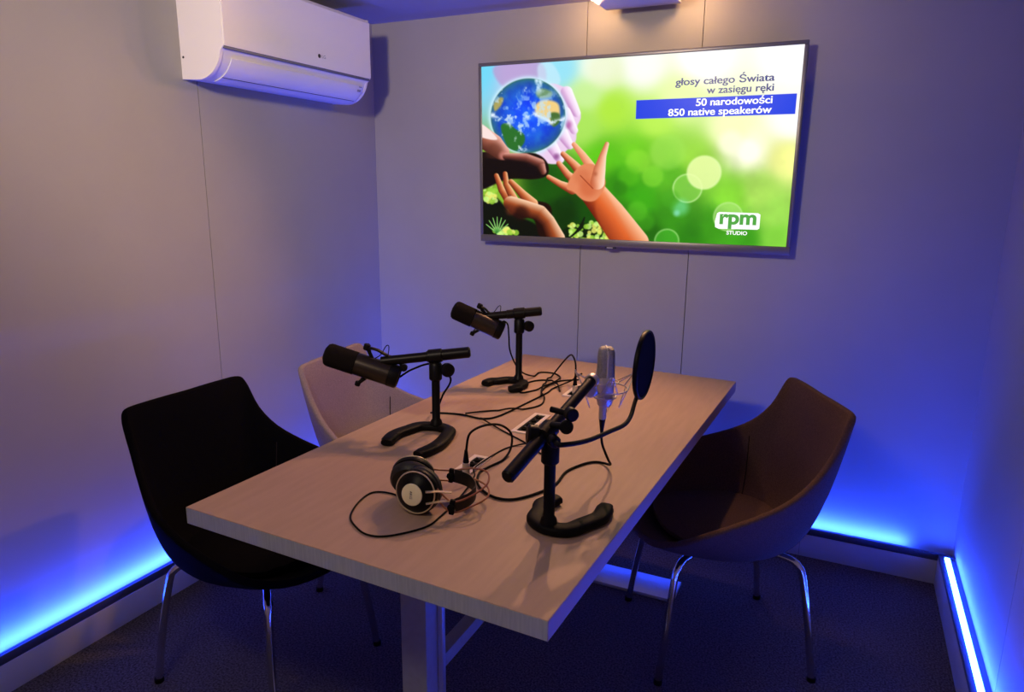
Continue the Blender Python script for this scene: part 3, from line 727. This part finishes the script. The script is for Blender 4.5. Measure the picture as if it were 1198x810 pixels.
g = B(); g.lathe([(0,.010),(.004,.013),(.016,.013),(.020,.009)], (1.597,-1.425,.985), (.3,-.9,0)); g.sweep([(1.606,-1.433,1.012),(1.603,-1.424,.99),(1.604,-1.412,.975)], .008, seg=12); g.out('swivel', M['silver'], sm)

pp = thing('pop_filter', 'round black pop filter on a gooseneck beside the silver microphone', 'pop filter', (1.65, -1.70, .96))
PC = Vector((1.683,-1.300,1.025)); pn = Vector((1.0,.0,-.02)).normalized(); pr_ = .0785
ps = pn.cross(Vector((0,0,1))).normalized(); pu = ps.cross(pn)
B().sweep([PC+ps*pr_*math.cos(2*PI*k/48)+pu*pr_*math.sin(2*PI*k/48) for k in range(48)], .0035, .006, seg=10, closed=True, upv=tuple(pn)).out('hoop', M['black'], pp)
B().lathe([(-.004,.0),(-.004,pr_),(.003,pr_),(.003,0)], PC, pn, seg=48).out('mesh_screen', M['pop_mesh'], pp)
B().sweep(catmull([(1.622,-1.690,.955),(1.645,-1.722,.965),(1.672,-1.660,.957),(1.686,-1.560,.946),(1.690,-1.470,.933),(1.684,-1.400,.930),(1.678,-1.350,.945),(1.676,-1.315,.962)], 8), .0048, seg=10).out('gooseneck', M['rubber'], pp)
g = B(); g.box((1.674,-1.308,.962), (.012,.014,.03), bev=.002); g.out('bracket', M['black'], pp)
g = B(); g.lathe([(0,.010),(.003,.012),(.018,.012),(.021,.010)], (1.608,-1.676,.955), (.6,-.7,0)); g.out('table_clamp', M['black'], pp)

# ------------------------------------------------------------------ headphones
hp = thing('headphones', 'black over-ear headphones with cream round badge lying on the table', 'headphones', (1.31, -1.68, TT_Z))
def ear(c, n, badge=True, r=.047):
    c, n = Vector(c), Vector(n).normalized()
    sh = B().lathe([(-.006,r*.7),(-.004,r),(.002,r*1.02),(.006,r),(.012,r*.9),(.020,r*.72),(.024,r*.56),(.026,r*.50),(.026,0)], c, n, seg=40).out('ear_shell', M['black'], hp)
    B().sweep([c+n*.011+x for x in [(a_*math.cos(2*PI*k/40)+b2*math.sin(2*PI*k/40))*r*.94 for k in range(40) for a_, b2 in [((n.cross(Vector((0,0,1)))).normalized(), n.cross(n.cross(Vector((0,0,1)))).normalized())]]], .0017, seg=6, closed=True).out('trim_ring', M['gold'], sh)
    B().lathe([(-.026,r*.45),(-.030,r*.62),(-.029,r*.88),(-.022,r*1.0),(-.010,r*1.02),(-.005,r*.95)], c, n, seg=36).out('ear_pad', M['leather'], hp)
    if badge:
        bd = B().lathe([(.0255,r*.50),(.028,r*.49),(.029,r*.44),(.0295,0)], c, n, seg=36).out('badge', M['cream'], sh)
        return bd
    return sh
n1 = Vector((.10,-.93,.10)).normalized(); e1 = Vector((1.318,-1.700,.799))
bd = ear(e1, n1)
ua = Vector((0,0,1)).cross(n1).normalized(); va = n1.cross(ua)
text_mesh('lettering', 'AKG', M['dark_gap'], bd, e1+n1*.0305+va*.009-ua*.003, -va, ua, w=.017, h=.008)
n2 = Vector((-.30,.80,.30)).normalized(); e2 = Vector((1.268,-1.640,.803))
ear(e2, n2, badge=False)
# slotted holders from near shell, sliders, twin wire tubes and leather strap
b = B()
for dz in (.010, -.016): b.sweep([e1+n1*.020+Vector((.030,0,dz)), e1+n1*.006+Vector((.048,.004,dz*.9)), e1+Vector((.075,.012,dz*.7))], .0022, .0050, seg=8, upv=tuple(n1))
b.out('slot_bar', M['gold'], hp)
sl1 = Vector((1.395,-1.690,.775)); sl2 = Vector((1.335,-1.590,.795))
for sl, aim_ in ((sl1, Vector((.9,.3,-.1))), (sl2, Vector((.9,.2,-.1)))):
    g = B(); rm = aim_.to_track_quat('X', 'Z').to_matrix(); g.box(sl, (.012,.009,.034), rot=rm, bev=.003); g.lathe([(0,.008),(.008,.008),(.009,.006)], sl, n1, seg=18); g.out('slider', M['rubber'], hp)
for dz, sp in ((.012, 1.0), (-.012, .9)):
    pts = [e1+Vector((.045,.004,dz)), sl1+Vector((0,0,dz)), (1.425,-1.660,.782+dz), (1.436,-1.610,.788+dz*1.3), (1.415,-1.572,.795+dz*1.4), (1.375,-1.570,.80+dz), sl2+Vector((0,0,dz)), e2+Vector((.035,.02,dz))]
    B().sweep(catmull([Vector(p) for p in pts], 8), .0021, seg=8).out('headband_tube', M['copper'], hp)
strap = [sl1+Vector((.002,.008,0)), (1.412,-1.648,.778), (1.410,-1.615,.782), (1.385,-1.590,.788), (1.358,-1.585,.792), sl2+Vector((.006,.002,0))]
B().sweep(catmull([Vector(p) for p in strap], 8), .0016, .016, seg=12, upv=(0,0,1)).out('head_strap', M['leather'], hp)

# ------------------------------------------------------------------ socket panels in the table
def socket_panel(label, cx, cy, ln, wd, rot):
    t = thing('socket_panel', label, 'socket panel', (cx, cy, .75), rot)
    R_ = Matrix.Rotation(rot, 3, 'Z'); o = Vector((cx, cy, 0))
    g = B(); z = .7502
    for u_, v_, su, sv in ((0, ln/2-.006, wd, .012), (0, -ln/2+.006, wd, .012), (wd/2-.006, 0, .012, ln-.024), (-wd/2+.006, 0, .012, ln-.024)):
        g.box(o+R_@Vector((u_, v_, z+.0015)), (su, sv, .003), rot=R_)
    g.out('cover_plate', M['plate'], t)
    g = B(); g.box(o+R_@Vector((0, 0, z+.0006)), (wd-.024, ln-.024, .001), rot=R_); g.out('insert', M['black'], t)
    for k in range(4):
        v_ = (k-1.5)*(ln-.034)/4
        c = o+R_@Vector((0, v_, z+.0010)); s_ = B().lathe([(0, .0075), (.0035, .0085), (.0045, .0075), (.0045, .005), (.002, .0045), (.002, 0)], c, (0,0,1), seg=20).out('jack', M['rubber'], t)
        B().box(c+R_@Vector((.0, .0088, .003)), (.004, .0022, .002), rot=R_).out('latch', M['silver'], s_)
    return t
socket_panel('ivory socket panel in the middle of the table, four empty sockets', 1.300, -1.068, .180, .052, .02)
socket_panel('ivory socket panel beside the headphones with one plug in it', 1.296, -1.436, .150, .048, .02)
socket_panel('ivory socket panel behind the silver microphone, mostly hidden by it', 1.300, -.690, .150, .050, .02)

# ------------------------------------------------------------------ cables
LAID = []
def cable(label, pts, r=.0032, plug=None, plug2=None, lift=None, mat='rubber'):
    P = []
    for i, p in enumerate(pts):
        z = p[2] if len(p) > 2 else TT_Z+r+(lift[i] if lift else 0)
        P.append((p[0], p[1], z))
    c = catmull(P, 8)
    for v in c: v.z = max(v.z, TT_Z+r+.0002)
    req = [0.0]*len(c)
    for i, v in enumerate(c):          # where it meets a cable already lying there it climbs over it
        for q, rq in LAID:
            if abs(q.x-v.x) < .012 and abs(q.y-v.y) < .012 and math.hypot(q.x-v.x, q.y-v.y) < r+rq+.003 and abs(q.z-v.z) < r+rq+.0006: req[i] = max(req[i], q.z+r+rq+.0008)
    for i, v in enumerate(c):
        for j in range(max(0, i-14), min(len(c), i+15)):
            if req[j]: v.z = max(v.z, req[j]-.22*max(0, (c[j]-v).length-.004))
    c2 = []
    for a, b2 in zip(c, c[1:]): c2 += [a, a.lerp(b2, .5)]
    LAID.extend((v.copy(), r) for v in c2)
    o = B().sweep(c, r, seg=8).out('audio_cable', M[mat], None); tag(o, label, 'cable')
    for pl_ in (plug, plug2):
        if pl_:
            p, d = Vector(pl_[0]), Vector(pl_[1]).normalized()
            s_ = B().lathe([(0,.0075),(.001,.009),(.030,.009),(.031,.0075)], p, d, seg=20).out('plug', M['silver'], o)
            B().lathe([(.031,.0078),(.040,.0065),(.062,.0038)], p, d, seg=16).out('strain_relief', M['rubber'], s_)
    return o
cable('black cable from the left broadcast microphone across the table to the back', [(.994,-1.287,.905),(1.02,-1.262,.925),(1.062,-1.222,.936),(1.115,-1.215,.90),(1.095,-1.225,.85),(1.07,-1.22,.80),(1.00,-1.13,.756),(1.076,-1.096),(1.155,-1.101),(1.189,-1.051),(1.21,-.891),(1.223,-.766),(1.222,-.70),(1.255,-.63,.765),(1.285,-.655,.79),(1.300,-.640,.80)], .0028)
cable('black cable looping beside the middle socket panel', [(1.098,-1.0985,.760),(1.137,-1.027),(1.21,-.98),(1.254,-.909),(1.242,-.833),(1.206,-.775),(1.191,-.689),(1.207,-.607),(1.26,-.56)], .0026)
cable('thin straight black cable running towards the near stand', [(1.155,-1.110,.758),(1.262,-1.171),(1.364,-1.233),(1.42,-1.28)], .0022)
cable('black cable hanging from the far broadcast microphone into a coil', [(1.040,-.728,.976),(1.052,-.718,.962),(1.052,-.708,.92),(1.055,-.70,.86),(1.075,-.665,.79),(1.10,-.60,.756),(1.097,-.532),(1.147,-.519),(1.191,-.563),(1.202,-.629),(1.189,-.714),(1.151,-.799),(1.125,-.77),(1.116,-.674),(1.156,-.621),(1.21,-.656),(1.254,-.727)], .0028)
cable('black cable plugged into the socket panel behind the silver microphone', [(1.229,-.829),(1.192,-.73),(1.165,-.60),(1.185,-.53,.80),(1.24,-.60,.85),(1.29,-.70,.868),(1.308,-.728,.85),(1.309,-.731,.812)], .0030, plug=((1.309,-.731,.7515),(0,0,1)))
cable('black cable from the silver microphone to the socket panel by the headphones', [(1.6075,-1.366,.872),(1.612,-1.370,.842),(1.622,-1.352,.80),(1.612,-1.300,.766),(1.580,-1.268),(1.549,-1.286),(1.522,-1.359),(1.526,-1.441),(1.506,-1.509),(1.468,-1.562),(1.418,-1.563),(1.366,-1.522),(1.338,-1.462),(1.340,-1.424),(1.352,-1.368),(1.350,-1.315,.765),(1.345,-1.30,.80),(1.335,-1.34,.835),(1.325,-1.41,.855),(1.314,-1.465,.850),(1.312,-1.480,.812)], .0030,
      plug=((1.312,-1.481,.7515),(0,0,1)), plug2=((1.6075,-1.363,.932),(0,-.02,-1)))
cable('thin headphone cord looping left round the headphones on the table', [(1.278,-1.685,.764),(1.235,-1.655),(1.193,-1.654),(1.173,-1.674),(1.18,-1.726),(1.205,-1.782),(1.242,-1.813),(1.285,-1.830),(1.325,-1.815),(1.368,-1.755),(1.372,-1.70),(1.365,-1.62),(1.356,-1.549,.757),(1.345,-1.50,.762),(1.320,-1.45,.760),(1.316,-1.326),(1.332,-1.263),(1.36,-1.242),(1.40,-1.25)], .0020)
